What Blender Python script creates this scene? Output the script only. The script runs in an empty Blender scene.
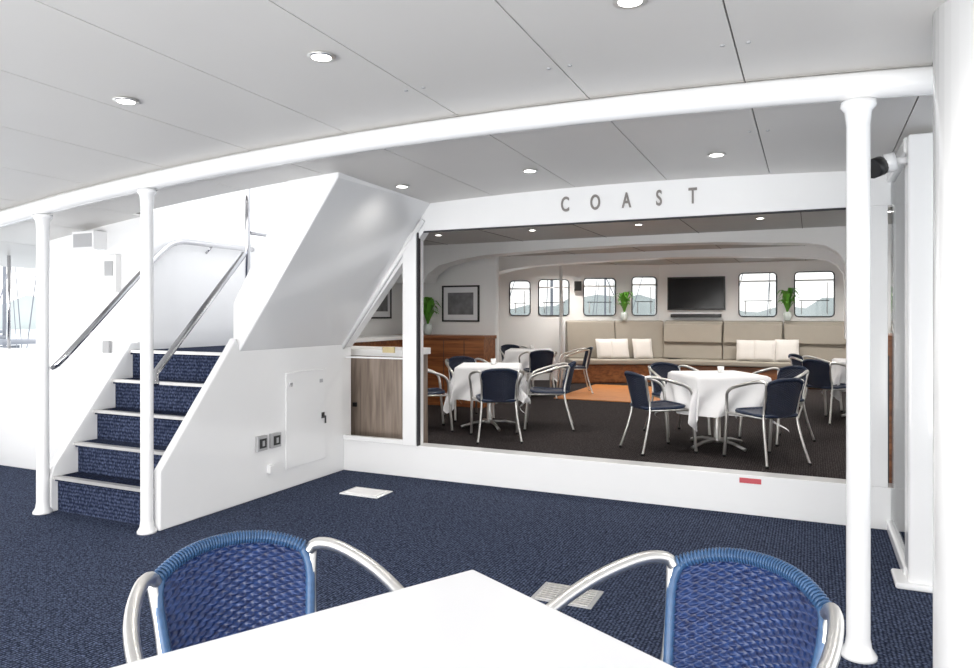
import bpy, math, random
from mathutils import Vector, Matrix
random.seed(4)
scn = bpy.context.scene
COL = scn.collection
try:
    scn.view_settings.view_transform = 'Standard'
    scn.view_settings.look = 'None'
    scn.view_settings.exposure = 0.6
except Exception: pass

# ---------------------------------------------------------------- materials
def mat(name, col, rough=0.5, metal=0.0, noise=0.04, nscale=6.0, bump=0.0, bscale=40.0, coat=0.0, emit=None, estr=0.0, spec=0.5):
    m = bpy.data.materials.new(name); m.use_nodes = True
    nt = m.node_tree; b = nt.nodes['Principled BSDF']
    tc = nt.nodes.new('ShaderNodeTexCoord')
    n = nt.nodes.new('ShaderNodeTexNoise'); n.inputs['Scale'].default_value = nscale
    n.inputs['Detail'].default_value = 4
    nt.links.new(tc.outputs['Object'], n.inputs['Vector'])
    mx = nt.nodes.new('ShaderNodeMix'); mx.data_type = 'RGBA'
    mx.inputs[6].default_value = (*[max(0, c*(1-noise)) for c in col], 1)
    mx.inputs[7].default_value = (*[min(1, c*(1+noise)) for c in col], 1)
    nt.links.new(n.outputs['Fac'], mx.inputs[0])
    nt.links.new(mx.outputs[2], b.inputs['Base Color'])
    b.inputs['Roughness'].default_value = rough
    b.inputs['Metallic'].default_value = metal
    b.inputs['Coat Weight'].default_value = coat
    b.inputs['Specular IOR Level'].default_value = spec
    if bump > 0:
        n2 = nt.nodes.new('ShaderNodeTexNoise'); n2.inputs['Scale'].default_value = bscale
        nt.links.new(tc.outputs['Object'], n2.inputs['Vector'])
        bp = nt.nodes.new('ShaderNodeBump'); bp.inputs['Strength'].default_value = bump
        bp.inputs['Distance'].default_value = 0.01
        nt.links.new(n2.outputs['Fac'], bp.inputs['Height'])
        nt.links.new(bp.outputs['Normal'], b.inputs['Normal'])
    if emit:
        b.inputs['Emission Color'].default_value = (*emit, 1)
        b.inputs['Emission Strength'].default_value = estr
    return m

def carpet(name, dark, light, sx=60, sy=90):
    m = bpy.data.materials.new(name); m.use_nodes = True
    nt = m.node_tree; b = nt.nodes['Principled BSDF']
    tc = nt.nodes.new('ShaderNodeTexCoord')
    mp = nt.nodes.new('ShaderNodeMapping')
    mp.inputs['Scale'].default_value = (sx, sy, 40)
    nt.links.new(tc.outputs['Object'], mp.inputs['Vector'])
    vo = nt.nodes.new('ShaderNodeTexVoronoi'); vo.inputs['Scale'].default_value = 1.0
    vo.inputs['Randomness'].default_value = 0.35
    nt.links.new(mp.outputs['Vector'], vo.inputs['Vector'])
    cr = nt.nodes.new('ShaderNodeValToRGB')
    cr.color_ramp.elements[0].position = 0.12; cr.color_ramp.elements[0].color = (*light, 1)
    cr.color_ramp.elements[1].position = 0.55; cr.color_ramp.elements[1].color = (*dark, 1)
    nt.links.new(vo.outputs['Distance'], cr.inputs['Fac'])
    n = nt.nodes.new('ShaderNodeTexNoise'); n.inputs['Scale'].default_value = 60
    n.inputs['Detail'].default_value = 3
    nt.links.new(tc.outputs['Object'], n.inputs['Vector'])
    mr = nt.nodes.new('ShaderNodeMapRange'); mr.inputs['From Min'].default_value=.3; mr.inputs['From Max'].default_value=.7
    mr.inputs['To Min'].default_value=.5; mr.inputs['To Max'].default_value=1.5
    nt.links.new(n.outputs['Fac'], mr.inputs['Value'])
    mm = nt.nodes.new('ShaderNodeMix'); mm.data_type='RGBA'; mm.blend_type='MULTIPLY'; mm.inputs[0].default_value=1
    nt.links.new(cr.outputs['Color'], mm.inputs[6]); nt.links.new(mr.outputs['Result'], mm.inputs[7])
    nt.links.new(mm.outputs[2], b.inputs['Base Color'])
    b.inputs['Roughness'].default_value = 0.95
    b.inputs['Specular IOR Level'].default_value = 0.1
    bp = nt.nodes.new('ShaderNodeBump'); bp.inputs['Strength'].default_value = .6; bp.inputs['Distance'].default_value=.004
    bp.invert = True
    nt.links.new(vo.outputs['Distance'], bp.inputs['Height']); nt.links.new(bp.outputs['Normal'], b.inputs['Normal'])
    return m

def wood(name, c1, c2, rough=.35, sc=(1.2, 14, 14)):
    m = bpy.data.materials.new(name); m.use_nodes = True
    nt = m.node_tree; b = nt.nodes['Principled BSDF']
    tc = nt.nodes.new('ShaderNodeTexCoord'); mp = nt.nodes.new('ShaderNodeMapping')
    mp.inputs['Scale'].default_value = sc
    nt.links.new(tc.outputs['Object'], mp.inputs['Vector'])
    n = nt.nodes.new('ShaderNodeTexNoise'); n.inputs['Scale'].default_value = 1.6; n.inputs['Detail'].default_value = 8
    n.inputs['Distortion'].default_value = .6
    nt.links.new(mp.outputs['Vector'], n.inputs['Vector'])
    cr = nt.nodes.new('ShaderNodeValToRGB')
    cr.color_ramp.elements[0].position = .35; cr.color_ramp.elements[0].color = (*c1, 1)
    cr.color_ramp.elements[1].position = .68; cr.color_ramp.elements[1].color = (*c2, 1)
    nt.links.new(n.outputs['Fac'], cr.inputs['Fac']); nt.links.new(cr.outputs['Color'], b.inputs['Base Color'])
    b.inputs['Roughness'].default_value = rough
    return m

M_white = mat('gloss_white_paint', (.87, .87, .875), .2, noise=.01, coat=.4)
M_wall = mat('white_wall_paint', (.88, .875, .87), .35, noise=.01)
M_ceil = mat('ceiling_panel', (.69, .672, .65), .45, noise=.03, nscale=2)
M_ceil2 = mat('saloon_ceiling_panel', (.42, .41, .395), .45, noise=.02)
M_seam = mat('ceiling_seam', (.16, .15, .14), .8)
M_navy = carpet('navy_carpet', (.012, .017, .037), (.110, .137, .218))
M_gray = carpet('charcoal_carpet', (.016, .013, .013), (.070, .060, .062), 50, 50)
M_step = carpet('stair_carpet', (.011, .016, .038), (.08, .10, .17), 80, 80)
M_chrome = mat('polished_steel', (.62, .62, .64), .12, 1.0, noise=.02)
M_alu = mat('brushed_aluminium', (.74, .73, .71), .36, 1.0, noise=.03)
M_woodc = wood('cherry_wood', (.17, .055, .02), (.36, .135, .045))
M_woodg = wood('grey_oak', (.20, .155, .125), (.36, .29, .24), .45, (14, 14, 1.2))
M_parq = wood('dance_floor_parquet', (.46, .155, .03), (.66, .26, .07), .45, (2, 20, 5))
M_beige = mat('beige_leather', (.36, .325, .275), .5, noise=.05, bump=.1)
M_pillow = mat('cream_pillow_fabric', (.72, .69, .66), .9, noise=.05, bump=.2)
M_cloth = mat('white_linen', (.84, .84, .86), .85, noise=.02, bump=.15, bscale=200)
M_table = mat('white_laminate', (.90, .90, .92), .25, noise=.005)
M_black = mat('black_plastic', (.012, .012, .013), .3)
M_tv = mat('tv_screen', (.006, .006, .007), .12)
M_dark = mat('dark_gasket', (.03, .03, .035), .6)
M_nos = mat('stair_nosing', (.62, .61, .60), .38, .6, noise=.12, nscale=30)
M_grey = mat('grey_plastic', (.42, .42, .43), .45)
M_lett = mat('grey_lettering', (.22, .20, .19), .45)
M_leaf = mat('green_leaf', (.12, .36, .04), .45, noise=.4, nscale=12)
M_vase = mat('vase_glass', (.60, .66, .64), .15)
M_photo = mat('photo_print', (.16, .16, .17), .4, noise=.95, nscale=7)
M_brass = mat('brass_plaque', (.55, .46, .26), .4, .6)
M_red = mat('red_sticker', (.55, .08, .10), .5)
M_lamp = mat('downlight_lens', (1, 1, 1), .5, emit=(1, .97, .92), estr=6)
M_water = mat('harbour_water', (.62, .66, .68), .35, noise=.15, nscale=.4)
M_hull = mat('boat_hull', (.70, .71, .73), .4)
M_hill = mat('distant_trees', (.46, .50, .49), .9, noise=.25, nscale=.15)
M_mast = mat('mast_metal', (.22, .23, .26), .4)
M_blind = mat('boat_window_tint', (.10, .11, .13), .2)

def blue_wicker(name, c1, c2):
    m = bpy.data.materials.new(name); m.use_nodes = True
    nt = m.node_tree; b = nt.nodes['Principled BSDF']
    tc = nt.nodes.new('ShaderNodeTexCoord'); n = nt.nodes.new('ShaderNodeTexNoise')
    mp = nt.nodes.new('ShaderNodeMapping'); mp.inputs['Scale'].default_value = (40, 40, 90)
    nt.links.new(tc.outputs['Object'], mp.inputs['Vector']); nt.links.new(mp.outputs['Vector'], n.inputs['Vector'])
    n.inputs['Scale'].default_value = 1.5
    cr = nt.nodes.new('ShaderNodeValToRGB')
    cr.color_ramp.elements[0].position = .3; cr.color_ramp.elements[0].color = (*c1, 1)
    cr.color_ramp.elements[1].position = .75; cr.color_ramp.elements[1].color = (*c2, 1)
    nt.links.new(n.outputs['Fac'], cr.inputs['Fac']); nt.links.new(cr.outputs['Color'], b.inputs['Base Color'])
    b.inputs['Roughness'].default_value = .33
    return m
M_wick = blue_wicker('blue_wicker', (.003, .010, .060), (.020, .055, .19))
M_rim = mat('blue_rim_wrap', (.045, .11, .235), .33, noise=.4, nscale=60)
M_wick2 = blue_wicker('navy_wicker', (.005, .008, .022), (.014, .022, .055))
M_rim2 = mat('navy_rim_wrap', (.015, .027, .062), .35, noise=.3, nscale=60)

def glass_mat(name, tint):
    m = bpy.data.materials.new(name); m.use_nodes = True
    nt = m.node_tree; nt.nodes.clear()
    o = nt.nodes.new('ShaderNodeOutputMaterial'); t = nt.nodes.new('ShaderNodeBsdfTransparent')
    g = nt.nodes.new('ShaderNodeBsdfGlossy'); g.inputs['Roughness'].default_value = .02
    t.inputs['Color'].default_value = (*tint, 1)
    mx = nt.nodes.new('ShaderNodeMixShader'); fr = nt.nodes.new('ShaderNodeFresnel'); fr.inputs['IOR'].default_value = 1.4
    nt.links.new(fr.outputs[0], mx.inputs[0]); nt.links.new(t.outputs[0], mx.inputs[1]); nt.links.new(g.outputs[0], mx.inputs[2])
    nt.links.new(mx.outputs[0], o.inputs[0])
    return m
M_glass = glass_mat('clear_glass', (.93, .95, .96))
M_tint = glass_mat('tinted_glass', (.74, .75, .75))

# ---------------------------------------------------------------- builder
class B:
    def __init__(s): s.v = []; s.f = []; s.mi = []; s.sm = []; s.mats = []
    def m(s, mt):
        if mt not in s.mats: s.mats.append(mt)
        return s.mats.index(mt)
    def add(s, vs, fs, mt, smooth=False):
        o = len(s.v); s.v += [tuple(p) for p in vs]; i = s.m(mt)
        for f in fs: s.f.append(tuple(k+o for k in f)); s.mi.append(i); s.sm.append(smooth)
    def box(s, x0, x1, y0, y1, z0, z1, mt):
        s.obox((x0, y0), (1, 0), 0, x1-x0, 0, y1-y0, z0, z1, mt)
    def obox(s, P, d, s0, s1, o0, o1, z0, z1, mt):
        n = (-d[1], d[0]); vs = []
        for z in (z0, z1):
            for (a, b) in ((s0, o0), (s1, o0), (s1, o1), (s0, o1)):
                vs.append((P[0]+d[0]*a+n[0]*b, P[1]+d[1]*a+n[1]*b, z))
        s.add(vs, [(0, 3, 2, 1), (4, 5, 6, 7), (0, 1, 5, 4), (1, 2, 6, 5), (2, 3, 7, 6), (3, 0, 4, 7)], mt)
    def prism(s, A, Bp, mt, smooth=False):
        n = len(A)
        fs = [tuple(range(n)), tuple(range(2*n-1, n-1, -1))]
        for i in range(n): j = (i+1) % n; fs.append((i, i+n, j+n, j))
        s.add(list(A)+list(Bp), fs, mt, smooth)
    def tube(s, pts, r, mt, n=10, closed=False, smoothpts=0):
        P = [Vector(p) for p in pts]
        for _ in range(smoothpts):
            Q = []
            L = len(P)
            rng = range(L) if closed else range(L-1)
            if not closed: Q.append(P[0])
            for i in rng:
                a, b = P[i], P[(i+1) % L]
                Q.append(a*.75+b*.25); Q.append(a*.25+b*.75)
            if not closed: Q.append(P[-1])
            P = Q
        L = len(P); rr = r if isinstance(r, (list, tuple)) else [r]*L
        T = []
        for i in range(L):
            if closed: t = P[(i+1) % L]-P[i-1]
            else: t = P[min(i+1, L-1)]-P[max(i-1, 0)]
            T.append(t.normalized())
        up = Vector((0, 0, 1)) if abs(T[0].z) < .9 else Vector((1, 0, 0))
        u = T[0].cross(up).normalized(); vs = []
        for i in range(L):
            u = (u-T[i]*u.dot(T[i])).normalized(); w = T[i].cross(u)
            for k in range(n):
                a = 2*math.pi*k/n; vs.append(P[i]+(u*math.cos(a)+w*math.sin(a))*rr[i])
        fs = []
        for i in range(L if closed else L-1):
            j = (i+1) % L
            for k in range(n): q = (k+1) % n; fs.append((i*n+k, i*n+q, j*n+q, j*n+k))
        if not closed:
            s.add(vs, fs, mt, True)
            o = len(s.v)-len(vs)
            for base, rev in ((0, True), ((L-1)*n, False)):
                f = [o+base+k for k in range(n)]
                if rev: f.reverse()
                s.f.append(tuple(f)); s.mi.append(s.m(mt)); s.sm.append(False)
        else: s.add(vs, fs, mt, True)
    def lathe(s, prof, mt, c=(0, 0, 0), n=24, smooth=True):
        vs = []
        for (r, z) in prof:
            for k in range(n):
                a = 2*math.pi*k/n; vs.append((c[0]+r*math.cos(a), c[1]+r*math.sin(a), c[2]+z))
        fs = []
        for i in range(len(prof)-1):
            for k in range(n): q = (k+1) % n; fs.append((i*n+k, i*n+q, (i+1)*n+q, (i+1)*n+k))
        fs.append(tuple(range(n-1, -1, -1))); fs.append(tuple((len(prof)-1)*n+k for k in range(n)))
        s.add(vs, fs, mt, smooth)
    def grid(s, fn, nu, nv, mt, smooth=True, flip=False):
        vs = [fn(i/nu, j/nv) for j in range(nv+1) for i in range(nu+1)]
        fs = []
        for j in range(nv):
            for i in range(nu):
                a = j*(nu+1)+i; q = (a, a+1, a+nu+2, a+nu+1)
                fs.append(q[::-1] if flip else q)
        s.add(vs, fs, mt, smooth)
    def mesh(s, name):
        me = bpy.data.meshes.new(name); me.from_pydata(s.v, [], s.f)
        for mt in s.mats: me.materials.append(mt)
        me.polygons.foreach_set('material_index', s.mi); me.polygons.foreach_set('use_smooth', s.sm)
        me.update(); return me
    def obj(s, name, loc=(0, 0, 0), rz=0, parent=None, bevel=0, local=False):
        me = s.mesh(name)
        if not local and tuple(loc) == (0, 0, 0) and parent is None and s.v:
            n = len(s.v); c = Vector((sum(p[0] for p in s.v)/n, sum(p[1] for p in s.v)/n, min(p[2] for p in s.v)))
            me.transform(Matrix.Translation(-c)); loc = c
        o = bpy.data.objects.new(name, me); COL.objects.link(o)
        o.location = loc; o.rotation_euler = (0, 0, rz)
        if parent: o.parent = parent
        if bevel:
            bv = o.modifiers.new('bevel', 'BEVEL'); bv.width = bevel; bv.segments = 3; bv.limit_method = 'ANGLE'
        return o

def empty(name, loc=(0, 0, 0)):
    e = bpy.data.objects.new(name, None); e.location = loc; e.empty_display_size = .2; COL.objects.link(e); return e

# ---------------------------------------------------------------- shell
YW = 5.14
def zc(x, y=3.18): return 2.37-.0155*(x+1.25)**2-.022*(y-3.18)

b = B(); b.box(-7.2, 3.2, -1.4, YW, -.12, 0, M_navy); b.obj('floor', local=True)
b = B(); b.box(-6.3, 1.7, YW, 15.3, -.12, 0, M_gray); b.obj('floor_saloon', local=True)
b = B(); b.box(-3.8, -1.9, 10.9, 13.35, 0.0, .012, M_parq); b.obj('dance_floor')

# ceiling (cambered deckhead)
b = B()
def strip(x0, x1, y0, y1, dz, th, mt, n=4):
    xs = [x0+(x1-x0)*i/n for i in range(n+1)]
    def pr(y): return [(x, y, zc(x, y)+dz) for x in xs]+[(x, y, zc(x, y)+dz+th) for x in reversed(xs)]
    b.prism(pr(y0), pr(y1), mt)
seams = [3.14-.6795*i for i in range(16)]
g = .003
for i in range(len(seams)-1):
    x1, x0 = seams[i], seams[i+1]
    strip(x0+g, x1-g, -.8+g, 3.18-g, 0, .012, M_ceil)
br = [3.14, 2.46, 1.78, 1.10, .423, -.257, -.937, -1.617, -2.297, -2.977, -3.7, -4.85, -5.5, -6.2, -7.05]
for i in range(len(br)-1):
    x1, x0 = br[i], br[i+1]
    hatch = x1 <= -2.9 and x0 >= -4.9
    strip(x0+g, x1-g, 3.18+g, 3.9 if hatch else YW, 0, .012, M_ceil)
    strip(x0, x1, -.8, 3.9 if hatch else YW, .013, .05, M_seam)
for (x, y) in ((-.30, 2.75), (-.21, 2.75), (-.98, 2.75), (-.89, 2.75), (-1.66, 2.75), (-1.57, 2.75), (-.30, 4.0), (-.21, 4.0)):
    b.lathe([(.009, -.004), (.009, .0)], M_grey, (x, y, zc(x, y)), 10)
b.obj('ceiling', local=True)

# saloon front bulkhead (the "COAST" wall)
T0, T1 = YW, YW+.10
b = B()
b.box(-2.93, 3.1, T0, T1, 2.06, 2.46, M_white)
b.box(-3.75, 3.1, T0, T1+.05, 0, .27, M_white)
lo = [(-3.80, 1.08), (-3.72, 1.08), (-2.93, 2.06), (-2.93, 2.46), (-3.80, 2.46)]
b.prism([(x, T0, z) for x, z in lo], [(x, T1, z) for x, z in lo], M_white)
b.box(-3.12, -2.99, T0-.03, T1, .27, 2.05, M_white)
b.box(-2.99, -2.978, T0-.02, T0+.03, .27, 2.05, M_dark)
b.box(-3.75, -3.73, T0-.02, T1, .27, 1.08, M_white)
b.box(.30, .44, T0, T1, .27, 2.06, M_white)
b.box(.290, .30, T0+.01, T0+.04, .27, 2.06, M_dark)
b.box(1.2, 3.1, T0, T1, .27, 2.06, M_white)
b.box(-2.97, .30, T0+.002, T0+.03, 2.048, 2.06, M_dark)
b.box(-3.73, -3.12, T0-.02, T0+.03, .27, .31, M_white)
b.box(-3.73, -3.12, T0+.0, T0+.03, .985, 1.0, M_white)
b.obj('wall_saloon_front', local=True, bevel=.005)
b = B(); b.tube([(-3.75, T0-.015, 1.07), (-2.93, T0-.015, 2.15)], .022, M_white, 8); b.obj('trim_1')
b = B(); b.box(-.07, .07, -.003, 0, 0, .035, M_red); b.obj('warning_sticker', loc=(-.38, T0, .215))
b = B(); b.box(-.06, .06, -.01, 0, 0, .05, M_brass); b.obj('brass_plaque', loc=(-3.27, T0, 1.04))

# lettering
b = B()
for ch, x in zip("COAST", (-1.70, -1.465, -1.23, -.995, -.76)):
    cu = bpy.data.curves.new('t', 'FONT'); cu.body = ch; cu.size = .155; cu.extrude = .005; cu.align_x = 'CENTER'; cu.offset = .0025
    to = bpy.data.objects.new('t', cu); COL.objects.link(to); bpy.context.view_layer.update()
    me = bpy.data.meshes.new_from_object(to.evaluated_get(bpy.context.evaluated_depsgraph_get()))
    vs = [(x+v.co.x*.62, T0-.006-v.co.z, 2.15+v.co.y) for v in me.vertices]
    b.add(vs, [tuple(p.vertices) for p in me.polygons], M_lett)
    bpy.data.objects.remove(to); bpy.data.meshes.remove(me)
b.obj('coast_lettering_sign')

# stair-side panel and overhanging casing
b = B()
pr = [(3.20, 0), (YW, 0), (YW, 1.12), (3.90, 1.12), (3.85, 1.20), (3.20, .38)]
b.prism([(-3.79, y, z) for y, z in pr], [(-3.73, y, z) for y, z in pr], M_white)
fr = [(-3.79, 1.10), (-3.73, 1.10), (-2.87, 2.28), (-2.80, 2.75), (-3.30, 2.75), (-3.30, 2.22), (-3.79, 1.45)]
b.prism([(x, 3.88, z) for x, z in fr], [(x, YW-.001, z) for x, z in fr], M_white)
b.obj('wall_stair_side', local=True, bevel=.012)
b = B()
b.box(-3.730, -3.719, 4.37, 4.86, .16, .91, M_white)
b.box(-3.719, -3.714, 4.40, 4.44, .80, .83, M_chrome); b.box(-3.719, -3.714, 4.78, 4.82, .80, .83, M_grey)
b.box(-3.719, -3.713, 4.80, 4.84, .50, .55, M_chrome)
b.tube([(-3.715, 4.82, .52), (-3.69, 4.82, .52), (-3.69, 4.82, .46)], .008, M_dark, 8)
b.obj('access_hatch_panel', bevel=.004)
for k, y in enumerate((4.09, 4.24)):
    b = B(); b.box(0, .03, -.05, .05, -.055, .055, M_grey); b.box(.03, .036, -.035, .035, -.035, .035, M_black)
    b.box(.036, .04, -.012, .012, -.02, .02, M_grey)
    b.obj('power_outlet', loc=(-3.73, y, .41), bevel=.004)
b = B(); b.box(0, .03, -.03, .03, -.03, .03, M_white); b.obj('junction_box', loc=(-3.73, 4.2, .2))

# staircase
st = empty('staircase', (-4.28, 3.5, 0))
def ch(bb, name, bevel=0):
    me = bb.mesh(name); me.transform(Matrix.Translation((4.28, -3.5, 0)))
    o = bpy.data.objects.new(name, me); COL.objects.link(o); o.parent = st
    if bevel:
        bv = o.modifiers.new('bevel', 'BEVEL'); bv.width = bevel; bv.segments = 2
b = B(); nb = B()
X0, X1 = -4.78, -3.795
for i in range(5):
    y = 3.23+.15*i; z = .24+.212*i
    yend = 5.12 if i == 4 else y+.22
    b.box(X0, X1, y, yend, z-.03, z, M_step)
    b.box(X0, X1, y+.02, y+.045, z-.212 if i else 0, z-.02, M_step)
    nb.box(X0, X1, y-.012, y+.03, z-.016, z+.005, M_nos)
ch(b, 'treads'); ch(nb, 'nosings')
b = B()
pl = [(3.20, 0), (3.20, .24), (3.23, .32), (3.84, 1.15), (3.99, 1.15), (3.99, 0)]
b.prism([(-4.85, y, z) for y, z in pl], [(-4.78, y, z) for y, z in pl], M_white); ch(b, 'stringer', .006)

# stairwell walls (open to the deck above)
b = B(); b.box(-4.86, -4.80, 4.0, YW, 0, 3.3, M_white); b.obj('wall_stairwell_port', local=True)
b = B(); b.box(-4.86, -3.76, YW, YW+.08, 0, 3.3, M_white); b.box(-3.76, -2.8, YW, YW+.08, 2.47, 3.3, M_white); b.obj('wall_stairwell_front', local=True)
# side deckhouse wall and bulwark
b = B()
b.box(-6.05, -4.86, 4.0, 4.06, 0, 2.4, M_white)
b.obj('wall_port', local=True, bevel=.02)
b = B(); b.box(-7.2, -6.05, 4.0, 4.06, 0, 1.02, M_white); b.box(-7.2, -6.05, 3.97, 4.09, 1.02, 1.06, M_white)
b.obj('bulwark_port', local=True, bevel=.01)
b = B(); b.box(-7.2, -7.12, -1.4, 3.95, 0, .85, M_white); b.obj('bulwark_side', local=True)
b = B(); b.tube([(-6.6, 4.03, 1.06), (-6.6, 4.03, 1.90)], .015, M_chrome, 8); b.obj('trim_2')
b = B(); b.box(-.13, .13, -.12, 0, -.075, .075, M_white); b.box(-.11, .11, -.125, -.12, -.055, .055, M_grey)
b.obj('wall_speaker', loc=(-5.40, 4.0, 1.97), bevel=.02)
b = B(); b.box(-.08, .08, -.05, 0, -.15, .15, M_wall); b.box(-.05, .05, -.055, -.05, -.02, .1, M_grey); b.obj('switch_panel', loc=(-5.18, 4.0, 1.70), bevel=.005)
b = B(); b.box(-.04, .04, -.03, 0, -.05, .05, M_grey); b.obj('light_switch', loc=(-5.25, 4.0, 1.1), bevel=.005)

# handrails
b = B()
b.tube([(-4.82, 3.24, 1.00), (-4.74, 3.24, 1.03), (-4.74, 4.1, 1.90), (-4.74, 4.25, 1.97), (-4.74, 4.5, 1.97), (-4.74, 5.1, 1.97)], .022, M_chrome, 10, smoothpts=2)
b.tube([(-4.74, 4.6, 1.95), (-4.80, 4.6, 1.9)], .01, M_chrome, 8)
b.obj('handrail')
b = B()
b.tube([(-3.79, 3.22, .92), (-3.82, 3.24, .99), (-3.82, 3.28, 1.03), (-3.82, 4.0, 1.79), (-3.82, 4.02, 1.82)], .022, M_chrome, 10, smoothpts=2)
b.obj('handrail')
b = B(); b.tube([(-3.82, 4.06, 1.1), (-3.82, 4.06, 3.1)], .02, M_chrome, 10)
b.tube([(-3.82, 4.08, 1.98), (-3.82, 5.1, 1.98)], .015, M_chrome, 8)
b.obj('stanchion_post')

# support pillars and cross beam
def pole(x, y, r=.040):
    b = B(); zt = zc(x)-.12; k = r/.04
    b.lathe([(.062*k, 0), (.062*k, .012), (.045*k, .04), (.040*k, .08), (.040*k, zt-.10), (.045*k, zt-.04), (.060*k, zt-.02), (.060*k, zt)], M_white, (0, 0, 0), 24)
    b.obj('support_pole', loc=(x, y, 0))
pole(.17, 3.20, .044); pole(-3.79, 3.155, .038); pole(-4.82, 3.17, .040)
b = B()
b.tube([(x, 3.18, zc(x)-.062) for x in [-7.0+.3*i for i in range(27)]], .054, M_white, 16)
b.obj('ceiling_beam')
b = B(); b.lathe([(.19, 0), (.185, .02), (.175, .05), (.175, 2.34)], M_white, (0, 0, 0), 40); b.obj('structural_column', loc=(.532, 2.68, 0))

# glazed side screen on the right
b = B()
b.box(.44, .60, 4.10, 4.26, 0, 2.27, M_white)
b.box(.43, .49, 4.2, YW, 0, .07, M_white); b.box(.43, .49, 4.2, YW, 2.2, 2.28, M_white)
b.box(.38, .60, 4.06, 4.3, 0, .03, M_white)
b.obj('window_frame_side', local=True, bevel=.012)
b = B(); b.box(.455, .461, 4.26, YW, .07, 2.2, M_glass); b.obj('window_side_pane', local=True)
b = B()
b.tube([(0.0, 0, 0), (.05, 0, .01)], .05, M_white, 16)
b.tube([(-.02, -.01, -.01), (-.06, -.05, -.03)], .05, M_black, 16)
b.tube([(.05, 0, .01), (.10, .0, .01)], .02, M_white, 8)
b.obj('flood_lamp', loc=(.34, 4.16, 2.14))

# deck fittings
b = B(); b.box(-.17, .17, -.11, .11, 0, .008, M_white); b.box(-.14, .14, -.08, .08, .008, .012, M_wall); b.obj('deck_hatch_plate', loc=(-3.10, 4.55, 0), bevel=.003)
b = B(); b.box(-.15, .15, -.11, .11, 0, .006, M_grey)
for i in range(8): b.box(-.13, .13, -.10+.026*i, -.088+.026*i, .006, .010, M_nos)
b.obj('floor_vent_grate', loc=(-1.08, 3.30, 0), rz=0)

# downlights
def downlight(x, y, z, e=8, name='ceiling_downlight', r=.055):
    b = B(); b.lathe([(r, 0), (r, .006), (r*.75, .010), (r*.7, .003)], M_alu, (0, 0, -.01), 20)
    b.lathe([(r*.7, -.011), (r*.7, -.008)], M_lamp, (0, 0, 0), 20)
    b.obj(name, loc=(x, y, z))
    l = bpy.data.lights.new('bulb', 'SPOT'); l.energy = e; l.shadow_soft_size = .06; l.color = (1, .96, .90)
    l.spot_size = math.radians(160); l.spot_blend = 1
    lo = bpy.data.objects.new('downlight_bulb', l); lo.location = (x, y, z-.03); COL.objects.link(lo)
for x in (.75, -.53, -1.75, -2.85, -4.0):
    downlight(x, 2.26, zc(x, 2.26), 12)
for x in (-.52, -1.72, -2.72):
    downlight(x, 4.45, zc(x, 4.45), 12)

# ---------------------------------------------------------------- saloon interior
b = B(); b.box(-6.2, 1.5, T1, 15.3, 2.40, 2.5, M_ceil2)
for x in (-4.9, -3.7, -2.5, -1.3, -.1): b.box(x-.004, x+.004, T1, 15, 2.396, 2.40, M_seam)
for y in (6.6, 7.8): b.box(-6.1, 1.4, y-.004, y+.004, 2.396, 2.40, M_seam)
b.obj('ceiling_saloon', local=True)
for y, xl, xr in ((9.3, -4.3, -.05), (11.7, -4.55, .02)):
    b = B()
    low = [(xl-1.0, 1.85), (xl-.93, 1.97), (xl-.75, 2.09), (xl-.4, 2.17), (xl, 2.22), (-3.2, 2.27), (-2.1, 2.29), (-1.0, 2.27), (xr, 2.22), (xr+.2, 2.18), (xr+.33, 2.10), (xr+.41, 1.97), (xr+.43, 1.75), (xr+.43, 1.0), (xr+.6, 1.0), (1.4, 1.7), (1.4, 2.40), (-5.95, 2.40), (-5.95, 1.85)]
    b.prism([(x, y, z) for x, z in low], [(x, y+.35, z) for x, z in low], M_wall)
    b.obj('ceiling_arch_beam', local=True)

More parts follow.
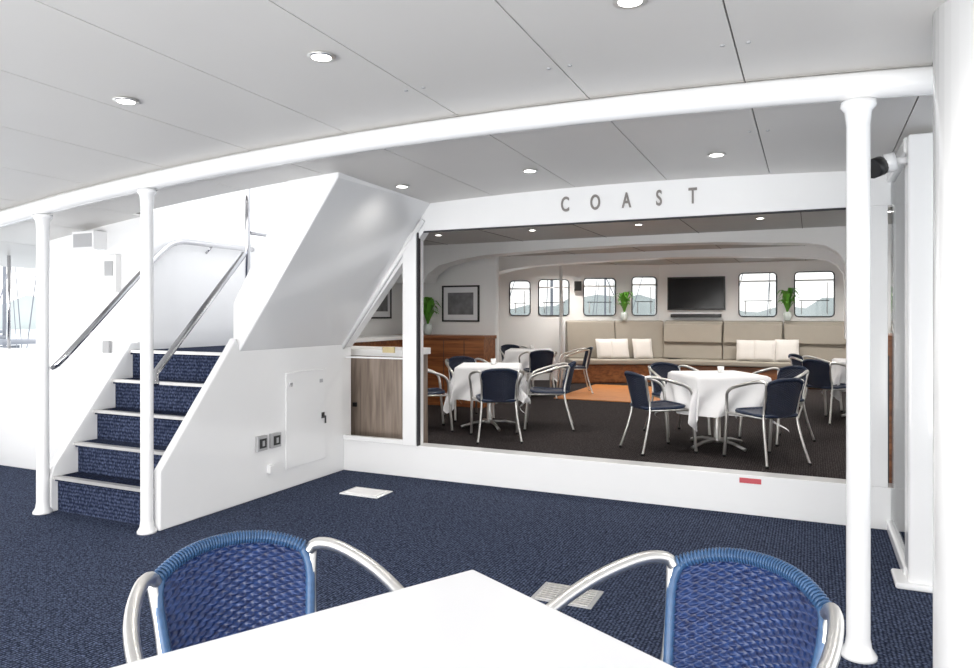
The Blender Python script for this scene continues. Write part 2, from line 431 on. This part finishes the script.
wcount = [0]
def wall_open(name, P0, P1, z0, z1, th, ops, mt=M_wall, bars=True):
    d = Vector((P1[0]-P0[0], P1[1]-P0[1])); L = d.length; d = (d.x/L, d.y/L)
    b = B(); cur = 0
    for (a, c, za, zb) in sorted(ops):
        b.obox(P0, d, cur, a, 0, th, z0, z1, mt)
        b.obox(P0, d, a, c, 0, th, z0, za, mt); b.obox(P0, d, a, c, 0, th, zb, z1, mt); cur = c
    b.obox(P0, d, cur, L, 0, th, z0, z1, mt)
    b.obj(name, local=True)
    s = -1 if th > 0 else 1
    for k, (a, c, za, zb) in enumerate(ops):
        b = B(); n = (-d[1], d[0]); r = .07; pts = []
        for (cx, cz, a0) in ((c-r, za+r, -90), (c-r, zb-r, 0), (a+r, zb-r, 90), (a+r, za+r, 180)):
            for q in range(5):
                an = math.radians(a0+q*22.5); sx = cx+r*math.cos(an); zz = cz+r*math.sin(an)
                pts.append((P0[0]+d[0]*sx+n[0]*s*.01, P0[1]+d[1]*sx+n[1]*s*.01, zz))
        b.tube(pts, .012, M_dark, 6, closed=True)
        def P3(sx, zz, o=.0): return (P0[0]+d[0]*sx+n[0]*s*o, P0[1]+d[1]*sx+n[1]*s*o, zz)
        for (cx, cz, kx, kz, a0) in ((c-r, za+r, c, za, -90), (c-r, zb-r, c, zb, 0), (a+r, zb-r, a, zb, 90), (a+r, za+r, a, za, 180)):
            arc = [(cx+r*math.cos(math.radians(a0+q*22.5)), cz+r*math.sin(math.radians(a0+q*22.5))) for q in range(5)]
            for q in range(4):
                t3 = [(kx, kz), arc[q], arc[q+1]]
                b.prism([P3(x, z, 0) for x, z in t3], [P3(x, z, -.09) for x, z in t3], M_wall)
        b.obox(P0, d, a, c, th*.45, th*.5, za, zb, M_tint if bars else M_glass)
        if bars:
            zm = za+.36*(zb-za)
            def pt(sx, zz): return (P0[0]+d[0]*sx, P0[1]+d[1]*sx, zz)
            b.tube([pt(a, zb-.16), pt(c, zb-.16)], .016, M_wall, 6)
            b.tube([pt(a+.08, zm), pt(c-.08, zm)], .009, M_dark, 6)
            b.tube([pt(a+.12, zb-.2), pt(a+.12, za+.05)], .008, M_grey, 6)
            b.tube([pt(c-.12, zm), pt(c-.12, za+.05)], .008, M_grey, 6)
        wcount[0] += 1
        b.obj('window_%d' % wcount[0])
FP0 = (-2.90, 15.0); fd = (-.883, -.469)
FP1 = (FP0[0]+fd[0]*3.5, FP0[1]+fd[1]*3.5)
wall_open('wall_saloon_far', (1.45, 15.0), FP0, 0, 2.4, -.1, [(1.45-.39, 1.45+.30, 1.32, 2.18), (1.45+.625, 1.45+1.32, 1.32, 2.18)])
wall_open('wall_saloon_far_port', FP0, FP1, 0, 2.4, -.1, [(.06, .58, 1.34, 2.14), (.93, 1.60, 1.34, 2.11), (1.91, 2.54, 1.34, 2.08), (2.72, 3.14, 1.34, 2.05)])
wall_open('wall_saloon_port', FP1, (FP1[0], T1), 0, 2.4, -.1, [(5.4, 6.6, 1.3, 2.1)], bars=False)
wall_open('wall_saloon_starboard', (1.45, T1), (1.45, 15.0), 0, 2.4, -.1, [(1.2, 2.4, 1.3, 2.1), (3.2, 4.0, 1.3, 2.1), (6.9, 8.3, 1.3, 2.1)], bars=False)
b = B(); b.box(-5.95, -4.32, 9.8, 9.9, 0, 2.4, M_wall); b.obj('wall_bulkhead', local=True, bevel=.04)

# counters
b = B(); b.box(-4.6, -3.32, 5.42, 5.9, 0, .99, M_woodg); b.box(-4.62, -3.30, 5.40, 5.92, .99, 1.05, M_wall)
b.box(-3.87, -3.865, 5.41, 5.42, .1, .95, M_dark)
b.box(-3.95, -3.91, 5.40, 5.42, .52, .56, M_black); b.box(-3.83, -3.79, 5.40, 5.42, .52, .56, M_black)
b.obj('sideboard_cabinet', bevel=.004)
b = B(); b.box(-5.93, -5.40, 7.2, 9.35, 0, 1.0, M_woodc); b.box(-5.94, -5.36, 7.18, 9.33, 1.0, 1.05, M_wall)
b.box(-5.93, -4.34, 9.36, 9.78, 0, 1.0, M_woodc); b.box(-5.94, -4.32, 9.34, 9.79, 1.0, 1.05, M_woodc)
for x in (-5.0, -4.66): b.box(x, x+.008, 9.352, 9.36, .05, .98, M_dark)
b.obj('bar_counter', bevel=.004)
b = B(); b.box(.33, .60, 5.30, 5.9, 0, 1.2, M_woodc); b.box(.32, .61, 5.29, 5.91, 1.2, 1.23, M_woodc); b.box(.45, .46, 5.29, 5.30, .1, 1.1, M_dark); b.obj('side_cabinet', bevel=.005)

# framed pictures
def picture(name, loc, w, h, rz):
    b = B(); t = .025
    b.box(-w/2, w/2, -t, 0, -h/2, -h/2+.025, M_black); b.box(-w/2, w/2, -t, 0, h/2-.025, h/2, M_black)
    b.box(-w/2, -w/2+.025, -t, 0, -h/2, h/2, M_black); b.box(w/2-.025, w/2, -t, 0, -h/2, h/2, M_black)
    b.box(-w/2+.02, w/2-.02, -.012, 0, -h/2+.02, h/2-.02, M_cloth)
    b.box(-w/2+.10, w/2-.10, -.016, -.012, -h/2+.11, h/2-.11, M_photo)
    b.obj(name, loc=loc, rz=rz)
picture('framed_picture', (-4.93, 9.799, 1.53), .64, .56, 0)
picture('framed_picture', (FP1[0]+.002, 9.15, 1.57), .6, .54, math.pi/2)

# tv
b = B(); b.box(-.57, .57, -.06, 0, 0, .68, M_black); b.box(-.545, .545, -.064, -.06, .03, .655, M_tv)
b.obj('television', loc=(-2.15, 14.99, 1.45), bevel=.006)
b = B(); b.box(-.5, .5, -.1, 0, 0, .07, M_black); b.obj('soundbar', loc=(-2.15, 14.99, 1.30), bevel=.01)
b = B(); b.box(-.07, .07, -.1, 0, -.1, .1, M_black); b.obj('loudspeaker', loc=(-4.42, 14.16, 1.95), bevel=.01, rz=math.radians(28))
b = B(); b.tube([(0, 0, 0), (0, 0, 2.4)], .03, M_wall, 12); b.obj('support_post', loc=(-4.15, 12.3, 0))

# banquette sofa
b = B()
corner_x = -2.87
b.box(corner_x+.2, .62, 14.20, 14.95, 0, .37, M_woodc)
b.box(corner_x+.2, .62, 14.15, 14.95, .37, .47, M_beige)
for (s0, s1) in ((-.25, 2.0),):
    b.obox(FP0, fd, s0, s1, .06, .75, 0, .37, M_woodc)
    b.obox(FP0, fd, s0, s1, .06, .80, .37, .47, M_beige)
sb = [(-2.75, -1.60), (-1.59, -.50), (-.49, .62)]
for (x0, x1) in sb:
    b.prism([(x0, 14.62, .47), (x0, 14.74, 1.22), (x0, 14.90, 1.24), (x0, 14.95, .47)], [(x1, 14.62, .47), (x1, 14.74, 1.22), (x1, 14.90, 1.24), (x1, 14.95, .47)], M_beige)
    b.prism([(x0+.01, 14.60, .80), (x0+.01, 14.66, 1.17), (x0+.01, 14.75, 1.17), (x0+.01, 14.72, .80)], [(x1-.01, 14.60, .80), (x1-.01, 14.66, 1.17), (x1-.01, 14.75, 1.17), (x1-.01, 14.72, .80)], M_beige)
nn = (-fd[1], fd[0])
for (s0, s1) in ((-.02, 1.0), (1.01, 2.0)):
    def q(s, o, z): return (FP0[0]+fd[0]*s+nn[0]*o, FP0[1]+fd[1]*s+nn[1]*o, z)
    pr = [(.36, .47), (.26, 1.22), (.10, 1.24), (.06, .47)]
    b.prism([q(s0, o, z) for o, z in pr], [q(s1, o, z) for o, z in pr], M_beige)
b.obj('banquette_sofa', bevel=.025)

def pillow(loc, rz, w=.42, tilt=.3):
    b = B()
    for sgn in (1, -1):
        def f(u, v):
            a, c = 2*u-1, 2*v-1
            th = .075*(max(0, (1-a**4))*max(0, (1-c**4)))**.5
            k = 1-.06*(a*a+c*c)*.5+.06*(abs(a*c))
            x, z = a*w/2*k, c*w/2*k
            y = -sgn*th+(z)*tilt
            return (x, y, z+w/2)
        b.grid(f, 12, 12, M_pillow, flip=(sgn < 0))
    b.obj('throw_pillow', loc=loc, rz=rz)
pillow((-1.12, 14.46, .47), .05, .40); pillow((-.82, 14.42, .47), -.1, .40); pillow((-.42, 14.44, .47), .1, .42)
for s in (.50, .98, 1.25):
    pillow((FP0[0]+fd[0]*s+nn[0]*.52, FP0[1]+fd[1]*s+nn[1]*.52, .47), math.radians(28)+.1*s, .40)

# potted plants
def plant(loc, h=.45, r=.22, seed=1):
    random.seed(seed)
    b = B()
    b.lathe([(.045, 0), (.06, .02), (.075, .10), (.06, .16), (.05, .17)], M_vase, (0, 0, 0), 18)
    for i in range(34):
        a = random.random()*6.28; rr = r*random.uniform(.4, 1.0); hh = h*random.uniform(.45, 1.0)
        w = .034; ca, sa = math.cos(a), math.sin(a)
        vs = []
        K = 7
        for k in range(K+1):
            t = k/K
            x = rr*t**1.3; z = .14+hh*(1-(1-t)**2)*1.0 - hh*.5*max(0, t-.55)**1.2*1.8
            ww = w*math.sin(math.pi*min(1, .08+t*.9))*(.9)+.003
            vs += [(ca*x-sa*ww, sa*x+ca*ww, z), (ca*x+sa*ww, sa*x-ca*ww, z)]
        b.add(vs, [(2*k, 2*k+1, 2*k+3, 2*k+2) for k in range(K)], M_leaf, True)
    b.obj('potted_plant', loc=loc)
plant((-5.36, 9.52, 1.05), .56, .25, 2)
plant((FP0[0]+fd[0]*.82+nn[0]*.30, FP0[1]+fd[1]*.82+nn[1]*.30, 1.24), .55, .27, 3)
plant((-.42, 14.70, 1.24), .62, .29, 5)

# ---------------------------------------------------------------- wicker chair
def chair_mesh(wick, rimm, name):
    b = B()
    def backpt(u, v, d=0):
        a = 2*u-1
        w = .160+.036*v
        x = a*w; y = -.235+.075*a*a-.075*v
        z = .43+v*(.352-.045*abs(a)**2.6)
        nx, ny = -a*.45, 1.0; L = math.hypot(nx, ny)
        return (x+nx/L*d, y+ny/L*d, z)
    N, R = 20, 36
    def wv(u, v, s):
        row = int(min(v*R, R-1e-6)); sg = 1 if row % 2 else -1
        rp = abs(math.sin(math.pi*R*v))
        return s*.004+.0055*math.sin(math.pi*N*u)*sg*rp**.6 - s*.003*(1-rp**.5)
    b.grid(lambda u, v: backpt(u, v, wv(u, v, 1)), N*4, R*4, wick, flip=True)
    b.grid(lambda u, v: backpt(u, v, wv(u, v, -1)), N*4, R*4, wick)
    rim = [backpt(0, v) for v in (0, .3, .6, .85)]+[backpt(.03, .97)]+[backpt(u/14, 1.0) for u in range(1, 14)]+[backpt(.97, .97)]+[backpt(1, v) for v in (.85, .6, .3, 0)]
    b.tube(rim, .013, rimm, 10, smoothpts=1)
    for k in range(2, 52):
        u = k/53; p = Vector(backpt(u, 1.0)); q = Vector(backpt(u+.014, 1.0)); t = (q-p)
        b.tube([p-t*.0, p+t*.35, p+t*.85], [.0165, .0188, .0165], rimm, 8)
    def seatpt(u, v, d=0):
        a, c = 2*u-1, 2*v-1
        w = .215-.02*(1-v)
        x = a*w*(1-.05*c*c); y = c*.215*(1-.06*a*a)
        return (x, y, .445-.012*(1-a*a)*(1-c*c)+.012*max(0, c)**2+d)
    S = 18
    def ws(u, v, s):
        row = int(min(v*S, S-1e-6)); sg = 1 if row % 2 else -1
        return s*.005+.003*math.sin(math.pi*S*u)*sg*abs(math.sin(math.pi*S*v))
    b.grid(lambda u, v: seatpt(u, v, ws(u, v, 1)), S*2, S*2, wick)
    b.grid(lambda u, v: seatpt(u, v, ws(u, v, -1)), S*2, S*2, wick, flip=True)
    ring = [seatpt(u, 0) for u in (0, .33, .66)]+[seatpt(1, v) for v in (0, .33, .66)]+[seatpt(u, 1) for u in (1, .66, .33)]+[seatpt(0, v) for v in (1, .66, .33)]
    b.tube(ring, .017, rimm, 8, closed=True, smoothpts=1)
    R1 = .0155
    for s in (-1, 1):
        b.tube([(s*.192, -.235, .735), (s*.205, -.225, .757), (s*.24, -.17, .758), (s*.28, -.06, .73), (s*.295, .06, .695), (s*.29, .17, .66), (s*.275, .235, .60), (s*.255, .245, .45), (s*.262, .285, .0)], R1, M_alu, 12, smoothpts=2)
        b.tube([(s*.200, -.236, .742), (s*.182, -.205, .60), (s*.182, -.17, .44), (s*.20, -.22, .22), (s*.235, -.29, 0)], .0125, M_alu, 10, smoothpts=2)
        b.tube([(s*.255, .235, .425), (s*.19, -.17, .425)], .010, M_alu, 8)
        b.lathe([(.019, 0), (.019, .02)], M_black, (s*.262, .285, 0), 10); b.lathe([(.017, 0), (.017, .02)], M_black, (s*.235, -.289, 0), 10)
    b.tube([(-.255, .235, .425), (.255, .235, .425)], .010, M_alu, 8)
    b.tube([(-.19, -.17, .425), (.19, -.17, .425)], .010, M_alu, 8)
    return b.mesh(name)
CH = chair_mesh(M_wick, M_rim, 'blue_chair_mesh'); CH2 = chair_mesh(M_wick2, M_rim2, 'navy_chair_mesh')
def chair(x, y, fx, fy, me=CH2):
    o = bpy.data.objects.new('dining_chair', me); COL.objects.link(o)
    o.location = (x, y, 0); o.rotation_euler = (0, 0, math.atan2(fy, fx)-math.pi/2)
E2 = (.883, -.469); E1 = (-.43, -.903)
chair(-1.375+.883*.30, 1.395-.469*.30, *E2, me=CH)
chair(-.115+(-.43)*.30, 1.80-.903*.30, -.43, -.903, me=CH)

# foreground table
C = (-.780, 1.590); L = .92
tb = B()
h = L/2
tb.box(-h, h, -h, h, .712, .74, M_table)
tb.lathe([(.045, .03), (.035, .06), (.035, .70), (.12, .712)], M_alu, (0, 0, 0), 20)
for k in range(4):
    a = k*math.pi/2+math.pi/4; tb.tube([(0, 0, .05), (.18*math.cos(a), .18*math.sin(a), .045), (.34*math.cos(a), .34*math.sin(a), .016)], .016, M_alu, 8)
ang = math.atan2(E2[1], E2[0])
cx = C[0]+(E1[0]+E2[0])*h; cy = C[1]+(E1[1]+E2[1])*h
tb.obj('cafe_table', loc=(cx, cy, 0), rz=ang, bevel=.006, local=True)

# dressed tables
def dressed_table(x, y, rz, seed=0, name='dining_table'):
    random.seed(seed); b = B(); H = .37; S = .76; ph = random.random()*6
    def f(u, v):
        s, t = (2*u-1)*S, (2*v-1)*S
        cx, cy = max(-H, min(H, s)), max(-H, min(H, t)); ox, oy = s-cx, t-cy
        dr = math.hypot(ox, oy)
        wv = .16*math.sin(19*(s-t*.8)+ph)*min(1, dr*4)
        k = .16+wv
        e = .010 if dr > 0 else 0
        return (cx+ox*k+(math.copysign(e, ox) if ox else 0), cy+oy*k+(math.copysign(e, oy) if oy else 0), .755-dr*.97-(0.004 if dr > 0 else 0))
    b.grid(f, 60, 60, M_cloth)
    b.box(-.365, .365, -.365, .365, .72, .748, M_table)
    b.lathe([(.06, .05), (.035, .08), (.035, .70), (.10, .72)], M_alu, (0, 0, 0), 16)
    for k in range(4):
        a = k*math.pi/2+.4; b.tube([(0, 0, .07), (.2*math.cos(a), .2*math.sin(a), .06), (.36*math.cos(a), .36*math.sin(a), .017)], .017, M_alu, 8)
    b.obj(name, loc=(x, y, 0), rz=rz, local=True)
    c = B(); c.lathe([(.022, 0), (.03, .01), (.035, .07), (.03, .07), (.026, .015)], M_white, (0, 0, 0), 16)
    c.obj('candle_holder', loc=(x+.03, y+.05, .755))
T = [(-.89, 7.68, .55), (-3.56, 7.85, .35), (-4.48, 11.55, .3), (.68, 10.7, .1)]
for i, (x, y, r) in enumerate(T): dressed_table(x, y, r, i+1)
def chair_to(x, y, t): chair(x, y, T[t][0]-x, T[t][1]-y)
for (x, y, t) in ((-1.42, 7.22, 0), (-.38, 7.12, 0), (-1.42, 8.28, 0), (-.34, 8.32, 0),
                  (-3.14, 7.12, 1), (-2.88, 8.09, 1), (-4.18, 7.34, 1), (-4.14, 8.42, 1),
                  (-4.06, 10.90, 2), (-3.76, 11.87, 2), (-4.98, 12.1, 2), (.02, 10.98, 3), (.20, 10.10, 3)):
    chair_to(x, y, t)

for y in (6.4, 8.1, 10.4, 13.4):
    for x in (-4.4, -3.1, -1.8, -.5, .7):
        downlight(x, y, 2.40, 34 if y < 13 else 75, 'saloon_downlight', .05)

# ---------------------------------------------------------------- outside
b = B(); b.box(-250, 250, -100, 300, -2.1, -2.0, M_water); b.obj('harbour_water', local=True)
b = B(); random.seed(9)
pts = []
for i in range(160):
    a = math.radians(20+i*1.1); r = 190
    hgt = 3.5+2*math.sin(i*.35)+2*random.random()
    pts.append((r*math.cos(a), r*math.sin(a), hgt))
vs = [(x, y, -2) for x, y, z in pts]+pts
b.add(vs, [(i, i+1, i+161, i+160) for i in range(159)], M_hill); b.obj('distant_shoreline', local=True)
def sailboat(x, y, rz, L=9):
    b = B()
    sec = []
    for k in range(9):
        t = k/8; w = 1.5*math.sin(math.pi*(.15+.85*t)*.5+.0)*(1 if t < .5 else math.cos((t-.5)*math.pi*.98)**.6); yy = (t-.5)*L
        w = max(w, .05); sec.append([(-w, yy, .95+.3*t), (-w*.8, yy, .2), (0, yy, -.0), (w*.8, yy, .2), (w, yy, .95+.3*t)])
    vs = [p for s in sec for p in s]; fs = []
    for k in range(8):
        for j in range(4): fs.append((k*5+j, k*5+j+1, k*5+j+6, k*5+j+5))
        fs.append((k*5, k*5+5, k*5+9, k*5+4))
    fs.append((0, 4, 3, 2, 1)); b.add(vs, fs, M_hull)
    b.box(-.9, .9, -L*.22, L*.15, 1.0, 1.7, M_hull); b.box(-.91, .91, -L*.18, L*.1, 1.25, 1.5, M_blind)
    b.tube([(0, L*.08, 1), (0, L*.08, 12)], .08, M_mast, 8); b.tube([(0, L*.08, 2.3), (0, -L*.35, 2.4)], .10, M_mast, 8)
    for q in ((0, L*.5, 1.2), (0, -L*.5, 1.0), (1.2, L*.05, 1), (-1.2, L*.05, 1)): b.tube([(0, L*.08, 11.8), q], .025, M_mast, 5)
    b.tube([(-.8, L*.08, 7), (.8, L*.08, 7)], .04, M_mast, 6)
    b.obj('sailboat', loc=(x, y, -2.0), rz=rz, local=True)
for (x, y, r) in ((-27, 18, .5), (-34, 20, .3), (-30, 24.5, .8), (-44, 26, .2), (-22, 42, .7), (-8, 48, 1.2), (4, 44, .4), (-15, 55, .1), (-1, 38, .9), (-12, 36, 1.4)):
    sailboat(x, y, r)

# ---------------------------------------------------------------- world, lights, camera
w = bpy.data.worlds.new('World'); scn.world = w; w.use_nodes = True
nt = w.node_tree; bg = nt.nodes['Background']
tc = nt.nodes.new('ShaderNodeTexCoord'); sp = nt.nodes.new('ShaderNodeSeparateXYZ'); cr = nt.nodes.new('ShaderNodeValToRGB')
nt.links.new(tc.outputs['Generated'], sp.inputs[0]); nt.links.new(sp.outputs['Z'], cr.inputs['Fac'])
cr.color_ramp.elements[0].color = (1, .99, .97, 1); cr.color_ramp.elements[1].color = (.90, .94, 1, 1)
nt.links.new(cr.outputs['Color'], bg.inputs['Color']); bg.inputs['Strength'].default_value = 1.8

def area(loc, tgt, sx, sy, e, col=(1, 1, 1)):  # added fill lamp, stands for no real fixture
    l = bpy.data.lights.new('fill_light', 'AREA'); l.shape = 'RECTANGLE'; l.size = sx; l.size_y = sy; l.energy = e; l.color = col
    o = bpy.data.objects.new('added_fill_lamp', l); COL.objects.link(o); o.location = loc
    o.rotation_euler = (Vector(tgt)-Vector(loc)).to_track_quat('-Z', 'Z').to_euler()
area((-2.0, -2.8, .3), (-2.0, 3.0, 2.6), 8, 1.6, 265, (1, .985, .96))  # unseen fill added low behind the camera, tilted up to brighten the ceiling
area((-8.6, 1.0, .9), (-2.0, 3.0, 2.2), 5, 1.4, 75, (1, .985, .96))  # second added fill, unseen, from the open left side

cam = bpy.data.cameras.new('camera'); co = bpy.data.objects.new('camera', cam); COL.objects.link(co)
co.location = (0, 0, 1.37); co.rotation_euler = (math.pi/2, 0, math.radians(24.6))
cam.sensor_width = 36; cam.lens = 709/974*36; cam.shift_y = -20/974; cam.clip_start = .05; cam.clip_end = 600
scn.camera = co
